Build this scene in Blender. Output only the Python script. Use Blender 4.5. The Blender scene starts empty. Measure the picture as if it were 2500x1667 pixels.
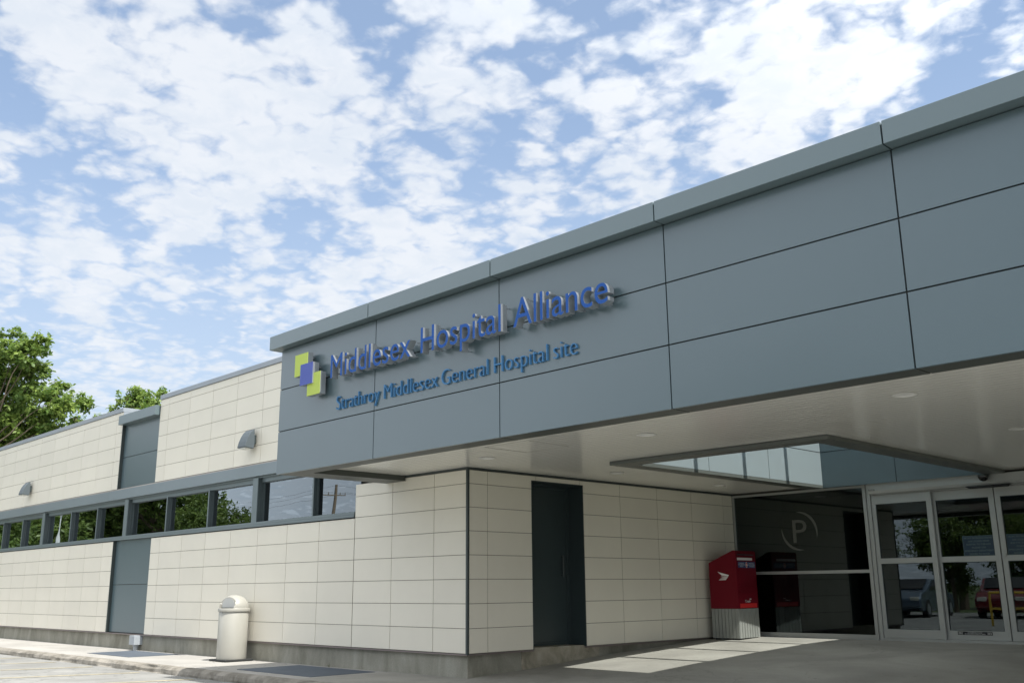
import bpy, bmesh, math, random
from mathutils import Vector, Matrix
random.seed(7)
R = math.radians
sc = bpy.context.scene
COL = sc.collection

# ------------------------------------------------------------------ camera
CAM = Vector((9.6223, -8.5101, 0.7901))
YAW, PIT, ROLL = 0.80013, 0.24791, -0.00903
fwd = Vector((-math.sin(YAW)*math.cos(PIT), math.cos(YAW)*math.cos(PIT), math.sin(PIT)))
rt = Vector((math.cos(YAW), math.sin(YAW), 0)); up = rt.cross(fwd)
rt, up = math.cos(ROLL)*rt + math.sin(ROLL)*up, -math.sin(ROLL)*rt + math.cos(ROLL)*up
cd = bpy.data.cameras.new('camera'); cam = bpy.data.objects.new('camera', cd); COL.objects.link(cam)
cam.matrix_world = Matrix((( rt.x, up.x, -fwd.x, CAM.x), (rt.y, up.y, -fwd.y, CAM.y), (rt.z, up.z, -fwd.z, CAM.z), (0, 0, 0, 1)))
cd.sensor_width = 36; cd.lens = 2381.57/2500*36; cd.clip_start = 0.05; cd.clip_end = 3000
sc.camera = cam
sc.render.resolution_x, sc.render.resolution_y = 1024, 682

def pdir(x, y):            # direction of a point of the photograph (2352 px wide view)
    x *= 1.06293; y *= 1.06293
    return (fwd*2381.57 + rt*(x-1250) - up*(y-833.5)).normalized()

# ------------------------------------------------------------------ sun, sky, exposure
SUN = Vector((0.60, -0.02, 1)).normalized()
sl = bpy.data.lights.new('sun', 'SUN'); sl.energy = 3.7; sl.angle = R(0.5); sl.color = (1, 0.96, 0.9)
so = bpy.data.objects.new('sun', sl); COL.objects.link(so); so.location = (20, -10, 40)
so.rotation_euler = (-SUN).to_track_quat('-Z', 'Y').to_euler()
sc.view_settings.view_transform = 'Standard'; sc.view_settings.look = 'None'
sc.view_settings.gamma = 1; sc.view_settings.use_curve_mapping = False
sc.view_settings.exposure = 0.9

w = bpy.data.worlds.new('World'); sc.world = w; w.use_nodes = True
nt = w.node_tree; N, L = nt.nodes, nt.links
bg = N['Background']; bg.inputs['Strength'].default_value = 0.1
sky = N.new('ShaderNodeTexSky'); sky.sky_type = 'NISHITA'; sky.sun_disc = False
sky.sun_elevation = math.asin(SUN.z); sky.sun_rotation = math.atan2(SUN.x, SUN.y)
sky.air_density = 1.0; sky.dust_density = 1.6; sky.ozone_density = 1.5
tc = N.new('ShaderNodeTexCoord')
def wm(op, a, b=None, c=None):
    n = N.new('ShaderNodeMath'); n.operation = op
    for i, v in enumerate((a, b, c)):
        if v is None: continue
        if isinstance(v, (int, float)): n.inputs[i].default_value = v
        else: L.new(v, n.inputs[i])
    return n.outputs[0]
sep = N.new('ShaderNodeSeparateXYZ'); L.new(tc.outputs['Generated'], sep.inputs[0])
zz = wm('MAXIMUM', wm('ADD', sep.outputs[2], 0.16), 0.03)
cb = N.new('ShaderNodeCombineXYZ'); L.new(wm('DIVIDE', sep.outputs[0], zz), cb.inputs[0]); L.new(wm('DIVIDE', sep.outputs[1], zz), cb.inputs[1])
def wnoise(scale, detail, rough, dist=0.0, off=0.0):
    n = N.new('ShaderNodeTexNoise'); n.inputs['Scale'].default_value = scale; n.inputs['Detail'].default_value = detail
    n.inputs['Roughness'].default_value = rough; n.inputs['Distortion'].default_value = dist
    m = N.new('ShaderNodeMapping'); m.inputs['Location'].default_value = (off, off*0.7, off*0.3); L.new(cb.outputs[0], m.inputs[0]); L.new(m.outputs[0], n.inputs['Vector'])
    return n.outputs['Fac']
n1 = wnoise(3.2, 2, 0.5, 0.3, 3.1)       # masses
n2 = wnoise(15.0, 8, 0.56, 0.35, 7.7)     # mottling
n3 = wnoise(34., 5, 0.6, 0.2, 1.3)       # fine wisps
vw = N.new('ShaderNodeVectorMath'); vw.operation = 'SCALE'; vw.inputs['Scale'].default_value = 0.11
nn = N.new('ShaderNodeTexNoise'); nn.inputs['Scale'].default_value = 16; nn.inputs['Detail'].default_value = 4; L.new(cb.outputs[0], nn.inputs['Vector']); L.new(nn.outputs['Color'], vw.inputs[0])
va = N.new('ShaderNodeVectorMath'); L.new(cb.outputs[0], va.inputs[0]); L.new(vw.outputs[0], va.inputs[1])
def puff(sc_):
    v = N.new('ShaderNodeTexVoronoi'); v.voronoi_dimensions = '2D'; v.feature = 'SMOOTH_F1'; v.inputs['Scale'].default_value = sc_; v.inputs['Smoothness'].default_value = 0.25; L.new(va.outputs[0], v.inputs['Vector'])
    return wm('SUBTRACT', 1.0, v.outputs['Distance'])
puffs = wm('ADD', wm('MULTIPLY', puff(11.0), 0.26), wm('MULTIPLY', puff(24.0), 0.27))
dens = wm('ADD', puffs, wm('ADD', wm('ADD', -0.055, wm('MULTIPLY', n1, 0.24)), wm('ADD', wm('MULTIPLY', n2, 0.74), wm('ADD', 0.03, wm('MULTIPLY', n3, 0.10)))))
BLOBS = [  # x, y, radius (px), weight : where the cloud masses and the blue gaps stand in the sky
 (200,100,130,.125),(420,90,110,.125),(330,220,150,.125),(560,180,130,.125),(740,120,80,.125),(790,260,120,.125),(620,300,100,.125),(500,400,120,.125),(650,400,80,.125),(90,570,120,.125),(200,620,70,.125),(370,510,80,.125),(560,530,75,.125),(330,640,80,.125),(430,680,45,.125),(580,650,70,.125),(780,430,65,.125),(870,520,50,.125),(950,515,70,.125),(980,400,45,.125),(860,660,140,.125),(720,710,70,.125),(1000,600,110,.125),(1060,60,120,.125),(1050,200,80,.125),(270,790,60,.125),(200,700,35,.125),(40,25,30,.125),(20,360,50,.125),(120,130,60,.125),(1426,175,100,.125),(1551,125,70,.125),(1751,75,110,.125),(2026,50,130,.125),(1926,175,95,.125),(1751,225,115,.125),(2026,205,60,.125),(1351,225,80,.125),(1751,300,95,.125),(1676,325,60,.125),(1236,360,45,.125),(1331,350,32,.125),(1411,355,36,.125),(1496,320,40,.125),(1566,385,40,.125),(1486,430,60,.125),(1216,475,55,.125),(1586,5,40,.125),(1526,60,22,.125),(1951,300,32,.125),(2341,70,26,.125),(2321,170,30,.125),(1186,40,40,.125),(1186,225,40,.125),
 (15,205,70,-.14),(560,60,38,-.14),(712,85,25,-.14),(840,15,50,-.14),(880,150,55,-.14),(60,270,45,-.14),(290,530,45,-.14),(150,435,70,-.14),(650,480,50,-.14),(690,520,60,-.14),(520,580,60,-.14),(875,440,45,-.14),(825,550,36,-.14),(1150,320,60,-.14),(1120,140,40,-.14),(330,720,70,-.14),(480,740,60,-.14),(150,660,30,-.14),(60,740,45,-.14),(1376,75,100,-.14),(1676,5,50,-.14),(2176,250,80,-.14),(2251,150,95,-.14),(2320,15,40,-.14),(1872,110,36,-.14),(1661,200,32,-.14),(1316,290,40,-.14),(1236,140,60,-.14),(1500,380,30,-.14),(1876,285,26,-.14),(430,600,45,-.14),(250,330,40,-.14),(640,175,18,-.14),(470,270,14,-.14),(700,310,30,-.14),(960,90,30,-.14),(1100,420,35,-.14),(30,480,40,-.14),(300,20,30,-.14)]
for (x, y, r, a) in BLOBS:
    d = pdir(x, y); vm = N.new('ShaderNodeVectorMath'); vm.operation = 'DOT_PRODUCT'
    L.new(tc.outputs['Generated'], vm.inputs[0]); vm.inputs[1].default_value = d
    mr = N.new('ShaderNodeMapRange'); mr.interpolation_type = 'SMOOTHSTEP'
    ang = r*1.5/2240
    mr.inputs['From Min'].default_value = math.cos(ang); mr.inputs['From Max'].default_value = 1.0
    mr.inputs['To Min'].default_value = 0; mr.inputs['To Max'].default_value = a
    if r < 34: mr.inputs['To Max'].default_value = a*.6
    L.new(vm.outputs['Value'], mr.inputs['Value']); dens = wm('ADD', dens, mr.outputs[0])
def wmap(v, a, b, c=0.0, d=1.0):
    m = N.new('ShaderNodeMapRange'); m.interpolation_type = 'SMOOTHSTEP'; L.new(v, m.inputs['Value'])
    for k, q in zip(('From Min', 'From Max', 'To Min', 'To Max'), (a, b, c, d)): m.inputs[k].default_value = q
    return m.outputs[0]
def dsun_make():
    global dsun
    dsun = N.new('ShaderNodeVectorMath'); dsun.operation = 'DOT_PRODUCT'; L.new(tc.outputs['Generated'], dsun.inputs[0]); dsun.inputs[1].default_value = SUN
dsun_make()
dens = wm('ADD', dens, wmap(dsun.outputs['Value'], 0.15, 0.8, 0.0, 0.16))
cover = wmap(dens, 0.69, 1.06)
core = wmap(wm('ADD', wm('MULTIPLY', n2, 0.9), wm('MULTIPLY', n1, 0.5)), 0.62, 0.88)
lowhaze = wmap(sep.outputs[2], 0.5, 0.05, 0.0, 0.78)
def wmix(f, a, b):
    m = N.new('ShaderNodeMix'); m.data_type = 'RGBA'
    if isinstance(f, float): m.inputs[0].default_value = f
    else: L.new(f, m.inputs[0])
    for s, v in ((m.inputs[6], a), (m.inputs[7], b)):
        if isinstance(v, tuple): s.default_value = (*v, 1)
        else: L.new(v, s)
    return m.outputs[2]
SKYGAIN = N.new('ShaderNodeVectorMath'); SKYGAIN.operation = 'MULTIPLY'; L.new(sky.outputs[0], SKYGAIN.inputs[0]); SKYGAIN.inputs[1].default_value = (0.78, 0.93, 1.08)
base = wmix(lowhaze, SKYGAIN.outputs[0], (3.75, 4.2, 4.85))
base = wmix(0.37, base, (3.3, 4.0, 4.75))
cloud0 = wmix(core, (4.75, 4.95, 5.25), (4.30, 4.62, 5.05))
dwest = N.new('ShaderNodeVectorMath'); dwest.operation = 'DOT_PRODUCT'; L.new(tc.outputs['Generated'], dwest.inputs[0]); dwest.inputs[1].default_value = Vector((-.75, -.62, .22)).normalized()
glow = wm('ADD', wm('ADD', 1.0, wmap(dsun.outputs['Value'], 0.0, 0.85, 0.0, 1.7)), wmap(dwest.outputs['Value'], 0.66, 1.0, 0.0, 1.3))     # clouds shine more near the sun; added unseen western bank lights the fascia
wtint = wmix(wmap(dsun.outputs['Value'], 0.0, 0.6), (1, 1, 1), (1.0, 0.945, 0.86))
cw = N.new('ShaderNodeVectorMath'); cw.operation = 'MULTIPLY'; L.new(cloud0, cw.inputs[0]); L.new(wtint, cw.inputs[1])
cg = N.new('ShaderNodeVectorMath'); cg.operation = 'SCALE'; L.new(cw.outputs[0], cg.inputs[0]); L.new(glow, cg.inputs['Scale']); cloud = cg.outputs[0]
cover = wm('MAXIMUM', cover, wmap(dwest.outputs['Value'], 0.7, 0.95, 0.0, 0.6))  # extra cloud cover for the added bank
L.new(wmix(wm('MULTIPLY', cover, 0.94), base, cloud), bg.inputs['Color'])

# ------------------------------------------------------------------ materials
def mat(name, color, rough=0.6, metal=0.0, spec=0.5, noise=None, bump=None, attr=None, coat=0.0, ior=1.5):
    """noise=(scale, amount, stretch), bump=(scale, strength, distance)"""
    m = bpy.data.materials.new(name); m.use_nodes = True; n, l = m.node_tree.nodes, m.node_tree.links
    b = n['Principled BSDF']; b.inputs['Base Color'].default_value = (*color, 1); b.inputs['Roughness'].default_value = rough
    b.inputs['Metallic'].default_value = metal; b.inputs['Specular IOR Level'].default_value = spec; b.inputs['Coat Weight'].default_value = coat; b.inputs['IOR'].default_value = ior
    if ior > 1.5: b.inputs['Specular IOR Level'].default_value = 0.5
    t = n.new('ShaderNodeTexCoord'); src = None
    if noise:
        mp = n.new('ShaderNodeMapping'); l.new(t.outputs['Object'], mp.inputs[0]); mp.inputs['Scale'].default_value = noise[2] if len(noise) > 2 else (1, 1, 1)
        x = n.new('ShaderNodeTexNoise'); x.inputs['Scale'].default_value = noise[0]; x.inputs['Detail'].default_value = 6; x.inputs['Roughness'].default_value = 0.65
        l.new(mp.outputs[0], x.inputs['Vector'])
        mr = n.new('ShaderNodeMapRange'); mr.inputs['From Min'].default_value = 0.3; mr.inputs['From Max'].default_value = 0.7
        mr.inputs['To Min'].default_value = 1-noise[1]; mr.inputs['To Max'].default_value = 1+noise[1]*0.6; l.new(x.outputs['Fac'], mr.inputs['Value'])
        v = n.new('ShaderNodeVectorMath'); v.operation = 'SCALE'; v.inputs[0].default_value = color; l.new(mr.outputs[0], v.inputs['Scale']); src = v.outputs[0]
    if attr:
        a = n.new('ShaderNodeAttribute'); a.attribute_name = 'tone'
        v = n.new('ShaderNodeVectorMath'); v.operation = 'MULTIPLY'
        if src: l.new(src, v.inputs[0])
        else: v.inputs[0].default_value = color
        l.new(a.outputs['Color'], v.inputs[1]); src = v.outputs[0]
    if src: l.new(src, b.inputs['Base Color'])
    if bump:
        x = n.new('ShaderNodeTexNoise'); x.inputs['Scale'].default_value = bump[0]; x.inputs['Detail'].default_value = 5; l.new(t.outputs['Object'], x.inputs['Vector'])
        bp = n.new('ShaderNodeBump'); bp.inputs['Strength'].default_value = bump[1]; bp.inputs['Distance'].default_value = bump[2]
        l.new(x.outputs['Fac'], bp.inputs['Height']); l.new(bp.outputs[0], b.inputs['Normal'])
    return m

def glass(name, tint, gain, wave=0.0):
    m = bpy.data.materials.new(name); m.use_nodes = True; n, l = m.node_tree.nodes, m.node_tree.links
    for x in list(n):
        if x.type == 'BSDF_PRINCIPLED': n.remove(x)
    out = [x for x in n if x.type == 'OUTPUT_MATERIAL'][0]
    tr = n.new('ShaderNodeBsdfTransparent'); tr.inputs[0].default_value = (*tint, 1)
    gl = n.new('ShaderNodeBsdfGlossy'); gl.inputs['Roughness'].default_value = 0.0; gl.inputs[0].default_value = (0.84, 0.94, 1.0, 1)
    fr = n.new('ShaderNodeFresnel'); fr.inputs[0].default_value = 1.5
    ml = n.new('ShaderNodeMath'); ml.operation = 'MULTIPLY'; ml.use_clamp = True; l.new(fr.outputs[0], ml.inputs[0]); ml.inputs[1].default_value = gain
    mx = n.new('ShaderNodeMixShader'); l.new(ml.outputs[0], mx.inputs[0]); l.new(tr.outputs[0], mx.inputs[1]); l.new(gl.outputs[0], mx.inputs[2]); l.new(mx.outputs[0], out.inputs[0])
    if wave:
        t = n.new('ShaderNodeTexCoord'); x = n.new('ShaderNodeTexNoise'); x.inputs['Scale'].default_value = 1.3; x.inputs['Detail'].default_value = 1
        l.new(t.outputs['Object'], x.inputs['Vector']); bp = n.new('ShaderNodeBump'); bp.inputs['Strength'].default_value = 1; bp.inputs['Distance'].default_value = wave
        l.new(x.outputs['Fac'], bp.inputs['Height']); l.new(bp.outputs[0], gl.inputs['Normal'])
    return m

M = {}
M['tile'] = mat('cream_tile', (0.695, 0.663, 0.575), 0.5, noise=(1.5, 0.03), attr=True, spec=0.35)
M['joint'] = mat('tile_joint_backing', (0.16, 0.145, 0.115), 0.9)  # backing that shows in the gaps between tiles
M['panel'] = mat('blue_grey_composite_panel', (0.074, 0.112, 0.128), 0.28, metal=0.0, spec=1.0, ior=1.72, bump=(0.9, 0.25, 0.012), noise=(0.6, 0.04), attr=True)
M['cap'] = mat('blue_grey_cap_metal', (0.105, 0.148, 0.163), 0.35, ior=1.7, attr=True)
M['dark'] = mat('dark_metal_trim', (0.035, 0.047, 0.047), 0.45)
M['black'] = mat('black_joint', (0.012, 0.014, 0.015), 0.7)
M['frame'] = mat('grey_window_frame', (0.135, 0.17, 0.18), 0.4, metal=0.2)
M['darkframe'] = mat('dark_window_frame', (0.05, 0.066, 0.07), 0.4)  # darker tone for window members and the sides of pilasters and mullions
M['band'] = mat('grey_lintel_metal', (0.19, 0.23, 0.25), 0.42, metal=0.25, noise=(0.8, 0.05))
M['coping'] = mat('galvanised_coping', (0.27, 0.30, 0.33), 0.45, metal=0.3, noise=(1.2, 0.08))
M['soffit'] = mat('white_soffit_plank', (0.80, 0.79, 0.73), 0.17, spec=1.0, bump=(3.0, 0.06, 0.01))
M['gap'] = mat('soffit_groove', (0.30, 0.29, 0.26), 0.6)
M['alu'] = mat('clear_aluminium', (0.40, 0.41, 0.40), 0.38, metal=0.35, noise=(2, 0.04))
M['silver'] = mat('brushed_letter_return', (0.40, 0.43, 0.46), 0.28, metal=0.6)
M['blue'] = mat('blue_letter_face', (0.022, 0.085, 0.31), 0.6, spec=0.15)
M['blue2'] = mat('mid_blue_letter', (0.065, 0.19, 0.37), 0.6, spec=0.2)
M['purple'] = mat('violet_blue_face', (0.085, 0.115, 0.37), 0.6, spec=0.2)
M['lime'] = mat('lime_face', (0.42, 0.52, 0.11), 0.6, spec=0.2)
M['bin'] = mat('cream_bin_paint', (0.34, 0.335, 0.30), 0.4, noise=(3, 0.05, (1, 1, .4)), coat=0.2)
M['binflap'] = mat('grey_white_flap', (0.38, 0.39, 0.385), 0.35)
M['rubber'] = mat('black_rubber', (0.02, 0.022, 0.022), 0.8)
M['red'] = mat('red_mailbox_paint', (0.15, 0.003, 0.012), 0.5, noise=(3, 0.06), spec=0.2)
M['brightred'] = mat('bright_red_paint', (0.62, 0.02, 0.02), 0.4)
M['slat'] = mat('grey_ribbed_plastic', (0.28, 0.29, 0.27), 0.5, noise=(6, 0.12, (1, 1, .3)))
M['white'] = mat('white_vinyl', (0.78, 0.78, 0.76), 0.5)
M['frost'] = mat('etched_vinyl', (0.115, 0.12, 0.105), 0.7)
M['navy'] = mat('navy_label', (0.015, 0.05, 0.16), 0.4)
M['lampgrey'] = mat('lamp_grey_paint', (0.075, 0.095, 0.107), 0.6)
M['lens'] = mat('lamp_lens', (0.55, 0.55, 0.5), 0.2)
M['pvc'] = mat('grey_conduit', (0.33, 0.36, 0.385), 0.5)
M['door'] = mat('dark_slate_door_paint', (0.028, 0.042, 0.045), 0.35)
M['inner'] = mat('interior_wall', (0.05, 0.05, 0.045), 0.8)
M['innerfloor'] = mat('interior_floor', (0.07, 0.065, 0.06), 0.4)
M['roof'] = mat('roof_membrane', (0.3, 0.3, 0.3), 0.9, noise=(2, .1))
M['yellow'] = mat('yellow_paint', (0.75, 0.50, 0.06), 0.5)
M['wood'] = mat('weathered_pole', (0.28, 0.22, 0.16), 0.8, noise=(4, .2, (1, 1, .1)))
M['bark'] = mat('bark', (0.14, 0.11, 0.08), 0.9, noise=(6, .3, (1, 1, .2)))
M['steel'] = mat('painted_steel', (0.55, 0.56, 0.56), 0.4)
M['winglass'] = glass('reflective_window_glass', (0.14, 0.15, 0.15), 2.5, 0.0016)
M['doorglass'] = glass('dark_entrance_glass', (0.40, 0.45, 0.42), 1.35, 0.0004)
M['cargl'] = mat('car_glass', (0.01, 0.012, 0.014), 0.05)
M['em'] = bpy.data.materials.new('downlight_glow'); M['em'].use_nodes = True
b_ = M['em'].node_tree.nodes['Principled BSDF']; b_.inputs['Emission Color'].default_value = (1, .93, .75, 1); b_.inputs['Emission Strength'].default_value = 6

def concrete(name, c1, c2, rough, speck=0.0, streak=None, scale=0.7):
    m = bpy.data.materials.new(name); m.use_nodes = True; n, l = m.node_tree.nodes, m.node_tree.links; b = n['Principled BSDF']
    t = n.new('ShaderNodeTexCoord'); mp = n.new('ShaderNodeMapping'); l.new(t.outputs['Object'], mp.inputs[0])
    if streak: mp.inputs['Scale'].default_value = streak
    a = n.new('ShaderNodeTexNoise'); a.inputs['Scale'].default_value = scale; a.inputs['Detail'].default_value = 9; a.inputs['Roughness'].default_value = 0.62; a.inputs['Distortion'].default_value = 0.6; l.new(mp.outputs[0], a.inputs['Vector'])
    r = n.new('ShaderNodeValToRGB'); r.color_ramp.elements[0].position = 0.32; r.color_ramp.elements[0].color = (*c1, 1); r.color_ramp.elements[1].position = 0.66; r.color_ramp.elements[1].color = (*c2, 1); l.new(a.outputs['Fac'], r.inputs[0])
    f = n.new('ShaderNodeTexNoise'); f.inputs['Scale'].default_value = 90; f.inputs['Detail'].default_value = 4; l.new(t.outputs['Object'], f.inputs['Vector'])
    mr = n.new('ShaderNodeMapRange'); mr.inputs['From Min'].default_value = 0.3; mr.inputs['From Max'].default_value = 0.7; mr.inputs['To Min'].default_value = 0.88; mr.inputs['To Max'].default_value = 1.08; l.new(f.outputs['Fac'], mr.inputs[0])
    v = n.new('ShaderNodeVectorMath'); v.operation = 'SCALE'; l.new(r.outputs[0], v.inputs[0]); l.new(mr.outputs[0], v.inputs['Scale']); src = v.outputs[0]
    if speck:
        vo = n.new('ShaderNodeTexVoronoi'); vo.inputs['Scale'].default_value = 3.2; vo.inputs['Randomness'].default_value = 1; l.new(t.outputs['Object'], vo.inputs['Vector'])
        m2 = n.new('ShaderNodeMapRange'); m2.inputs['From Min'].default_value = 0.03; m2.inputs['From Max'].default_value = 0.09; m2.inputs['To Min'].default_value = 1-speck; m2.inputs['To Max'].default_value = 1; l.new(vo.outputs['Distance'], m2.inputs[0])
        v2 = n.new('ShaderNodeVectorMath'); v2.operation = 'SCALE'; l.new(src, v2.inputs[0]); l.new(m2.outputs[0], v2.inputs['Scale']); src = v2.outputs[0]
    l.new(src, b.inputs['Base Color']); b.inputs['Roughness'].default_value = rough; b.inputs['Specular IOR Level'].default_value = 0.3
    bp = n.new('ShaderNodeBump'); bp.inputs['Strength'].default_value = 0.35; bp.inputs['Distance'].default_value = 0.006; l.new(f.outputs['Fac'], bp.inputs['Height']); l.new(bp.outputs[0], b.inputs['Normal'])
    return m
def add_cracks(m, scale, width, depth):
    n, l = m.node_tree.nodes, m.node_tree.links; b = n['Principled BSDF']; src = b.inputs['Base Color'].links[0].from_socket
    t = n.new('ShaderNodeTexCoord'); nz = n.new('ShaderNodeTexNoise'); nz.inputs['Scale'].default_value = 1.7; nz.inputs['Detail'].default_value = 7; l.new(t.outputs['Object'], nz.inputs['Vector'])
    sc2 = n.new('ShaderNodeVectorMath'); sc2.operation = 'SCALE'; sc2.inputs['Scale'].default_value = 1.1; l.new(nz.outputs['Color'], sc2.inputs[0])
    ad = n.new('ShaderNodeVectorMath'); l.new(t.outputs['Object'], ad.inputs[0]); l.new(sc2.outputs[0], ad.inputs[1])
    v = n.new('ShaderNodeTexVoronoi'); v.feature = 'DISTANCE_TO_EDGE'; v.inputs['Scale'].default_value = scale; l.new(ad.outputs[0], v.inputs['Vector'])
    mr = n.new('ShaderNodeMapRange'); mr.inputs['From Min'].default_value = width*.3; mr.inputs['From Max'].default_value = width; mr.inputs['To Min'].default_value = 1-depth; l.new(v.outputs['Distance'], mr.inputs[0])
    q = n.new('ShaderNodeVectorMath'); q.operation = 'SCALE'; l.new(src, q.inputs[0]); l.new(mr.outputs[0], q.inputs['Scale']); l.new(q.outputs[0], b.inputs['Base Color'])
M['asphalt'] = concrete('aged_asphalt', (0.17, 0.17, 0.162), (0.28, 0.28, 0.268), 0.9, 0.15)
M['pave'] = concrete('pale_pavement', (0.28, 0.27, 0.25), (0.38, 0.37, 0.345), 0.85, 0.2)
M['drive'] = concrete('worn_concrete_apron', (0.22, 0.212, 0.19), (0.34, 0.33, 0.295), 0.8, 0.3)
add_cracks(M['asphalt'], .4, .009, .22); add_cracks(M['drive'], .28, .003, .2); add_cracks(M['pave'], .3, .004, .3)
M['kerb'] = concrete('crumbling_kerb', (0.12, 0.11, 0.09), (0.30, 0.28, 0.245), 0.95, 0.2, None, 3.5)
M['plinth'] = concrete('stained_foundation', (0.15, 0.145, 0.115), (0.32, 0.315, 0.27), 0.9, 0.1, (1, 1, 0.45), 1.8)
M['plinth2'] = concrete('patched_foundation', (0.20, 0.185, 0.14), (0.36, 0.33, 0.27), 0.95, 0.25, (1, 1, 1), 5)
M['pad'] = concrete('dark_rubber_pad', (0.07, 0.085, 0.105), (0.10, 0.12, 0.145), 0.8)
M['grass'] = concrete('distant_ground', (0.05, 0.08, 0.03), (0.10, 0.13, 0.05), 0.95, 0, None, 0.1)

def leafmat(name, a, b):
    m = bpy.data.materials.new(name); m.use_nodes = True; n, l = m.node_tree.nodes, m.node_tree.links; p = n['Principled BSDF']
    at = n.new('ShaderNodeAttribute'); at.attribute_name = 'tone'
    mx = n.new('ShaderNodeMix'); mx.data_type = 'RGBA'; mx.inputs[6].default_value = (*a, 1); mx.inputs[7].default_value = (*b, 1); l.new(at.outputs['Fac'], mx.inputs[0])
    l.new(mx.outputs[2], p.inputs['Base Color']); p.inputs['Roughness'].default_value = 0.5
    tl = n.new('ShaderNodeBsdfTranslucent'); l.new(mx.outputs[2], tl.inputs[0])
    ms = n.new('ShaderNodeMixShader'); ms.inputs[0].default_value = 0.45; l.new(p.outputs[0], ms.inputs[1]); l.new(tl.outputs[0], ms.inputs[2])
    l.new(ms.outputs[0], [x for x in n if x.type == 'OUTPUT_MATERIAL'][0].inputs[0]); return m
M['leafA'] = leafmat('walnut_leaf', (0.07, 0.15, 0.035), (0.27, 0.36, 0.08))
M['leafB'] = leafmat('maple_leaf', (0.05, 0.10, 0.025), (0.22, 0.30, 0.07))

# ------------------------------------------------------------------ mesh helpers
class MB:
    def __init__(s): s.v, s.f, s.mi, s.t = [], [], [], []
    def face(s, pts, mi=0, tone=1.0):
        k = len(s.v); s.v += [tuple(p) for p in pts]; s.f.append(tuple(range(k, k+len(pts)))); s.mi.append(mi); s.t.append(tone)
    def box(s, x0, x1, y0, y1, z0, z1, mi=0, tone=1.0):
        k = len(s.v); s.v += [(x, y, z) for z in (z0, z1) for y in (y0, y1) for x in (x0, x1)]
        for q in ((0, 2, 3, 1), (4, 5, 7, 6), (0, 1, 5, 4), (2, 6, 7, 3), (0, 4, 6, 2), (1, 3, 7, 5)):
            s.f.append(tuple(k+i for i in q)); s.mi.append(mi); s.t.append(tone)
        return s
    def prism(s, poly, a, b, axis='y', mi=0):     # poly of 2-D points swept along axis from a to b
        def P(u, v, t): return {'y': (u, t, v), 'x': (t, u, v), 'z': (u, v, t)}[axis]
        n = len(poly); k = len(s.v); s.v += [P(u, v, a) for u, v in poly] + [P(u, v, b) for u, v in poly]
        s.f += [tuple(k+i for i in range(n)), tuple(k+n+i for i in reversed(range(n)))]; s.mi += [mi, mi]; s.t += [1.0, 1.0]
        for i in range(n):
            j = (i+1) % n; s.f.append((k+i, k+n+i, k+n+j, k+j)); s.mi.append(mi); s.t.append(1.0)
        return s
    def tube(s, p0, p1, r0, r1=None, n=12, mi=0, cap=True):
        r1 = r0 if r1 is None else r1; p0, p1 = Vector(p0), Vector(p1); d = (p1-p0).normalized()
        a = d.orthogonal().normalized(); b = d.cross(a); k = len(s.v)
        for p, r in ((p0, r0), (p1, r1)):
            s.v += [tuple(p + (a*math.cos(2*math.pi*i/n) + b*math.sin(2*math.pi*i/n))*r) for i in range(n)]
        for i in range(n):
            j = (i+1) % n; s.f.append((k+i, k+j, k+n+j, k+n+i)); s.mi.append(mi); s.t.append(1.0)
        if cap:
            s.f += [tuple(k+i for i in reversed(range(n))), tuple(k+n+i for i in range(n))]; s.mi += [mi, mi]; s.t += [1., 1.]
        return s
    def lathe(s, prof, c=(0, 0), n=40, mi=0):
        k = len(s.v)
        for r, z in prof: s.v += [(c[0]+r*math.cos(2*math.pi*i/n), c[1]+r*math.sin(2*math.pi*i/n), z) for i in range(n)]
        for q in range(len(prof)-1):
            for i in range(n):
                j = (i+1) % n; s.f.append((k+q*n+i, k+q*n+j, k+(q+1)*n+j, k+(q+1)*n+i)); s.mi.append(mi); s.t.append(1.)
        return s
    def build(s, name, mats, parent=None, bevel=0.0, smooth=False, loc=None):
        me = bpy.data.meshes.new(name); me.from_pydata(s.v, [], s.f); mats = mats if isinstance(mats, (list, tuple)) else [mats]
        for m in mats: me.materials.append(m)
        me.polygons.foreach_set('material_index', s.mi)
        ca = me.color_attributes.new('tone', 'FLOAT_COLOR', 'CORNER'); buf = []
        for p, t in zip(me.polygons, s.t): buf += [t, t, t, 1.0]*p.loop_total
        ca.data.foreach_set('color', buf)
        if smooth: me.polygons.foreach_set('use_smooth', [True]*len(me.polygons))
        me.update(); bm = bmesh.new(); bm.from_mesh(me)
        if bevel or smooth:
            bmesh.ops.remove_doubles(bm, verts=bm.verts, dist=0.0001)
        bmesh.ops.recalc_face_normals(bm, faces=bm.faces) if len(bm.faces) < 4000 else None
        bm.to_mesh(me); bm.free()
        o = bpy.data.objects.new(name, me); COL.objects.link(o)
        if parent: o.parent = parent; o.matrix_parent_inverse = parent.matrix_basis.inverted()
        if bevel:
            bv = o.modifiers.new('bevel', 'BEVEL'); bv.width = bevel; bv.segments = 2; bv.limit_method = 'ANGLE'; bv.angle_limit = R(40)
        if smooth:
            try: me.set_sharp_from_angle(angle=R(40))
            except Exception: pass
        return o
def tag(o, label=None, cat=None, group=None, kind=None):
    if label: o['label'] = label
    if cat: o['category'] = cat
    if group: o['group'] = group
    if kind: o['kind'] = kind
    return o
def thing(name, label, cat, loc, group=None, rz=0):
    o = bpy.data.objects.new(name, None); COL.objects.link(o); o.location = loc; o.rotation_euler = (0, 0, rz); o.empty_display_size = .2
    return tag(o, label, cat, group)
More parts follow.
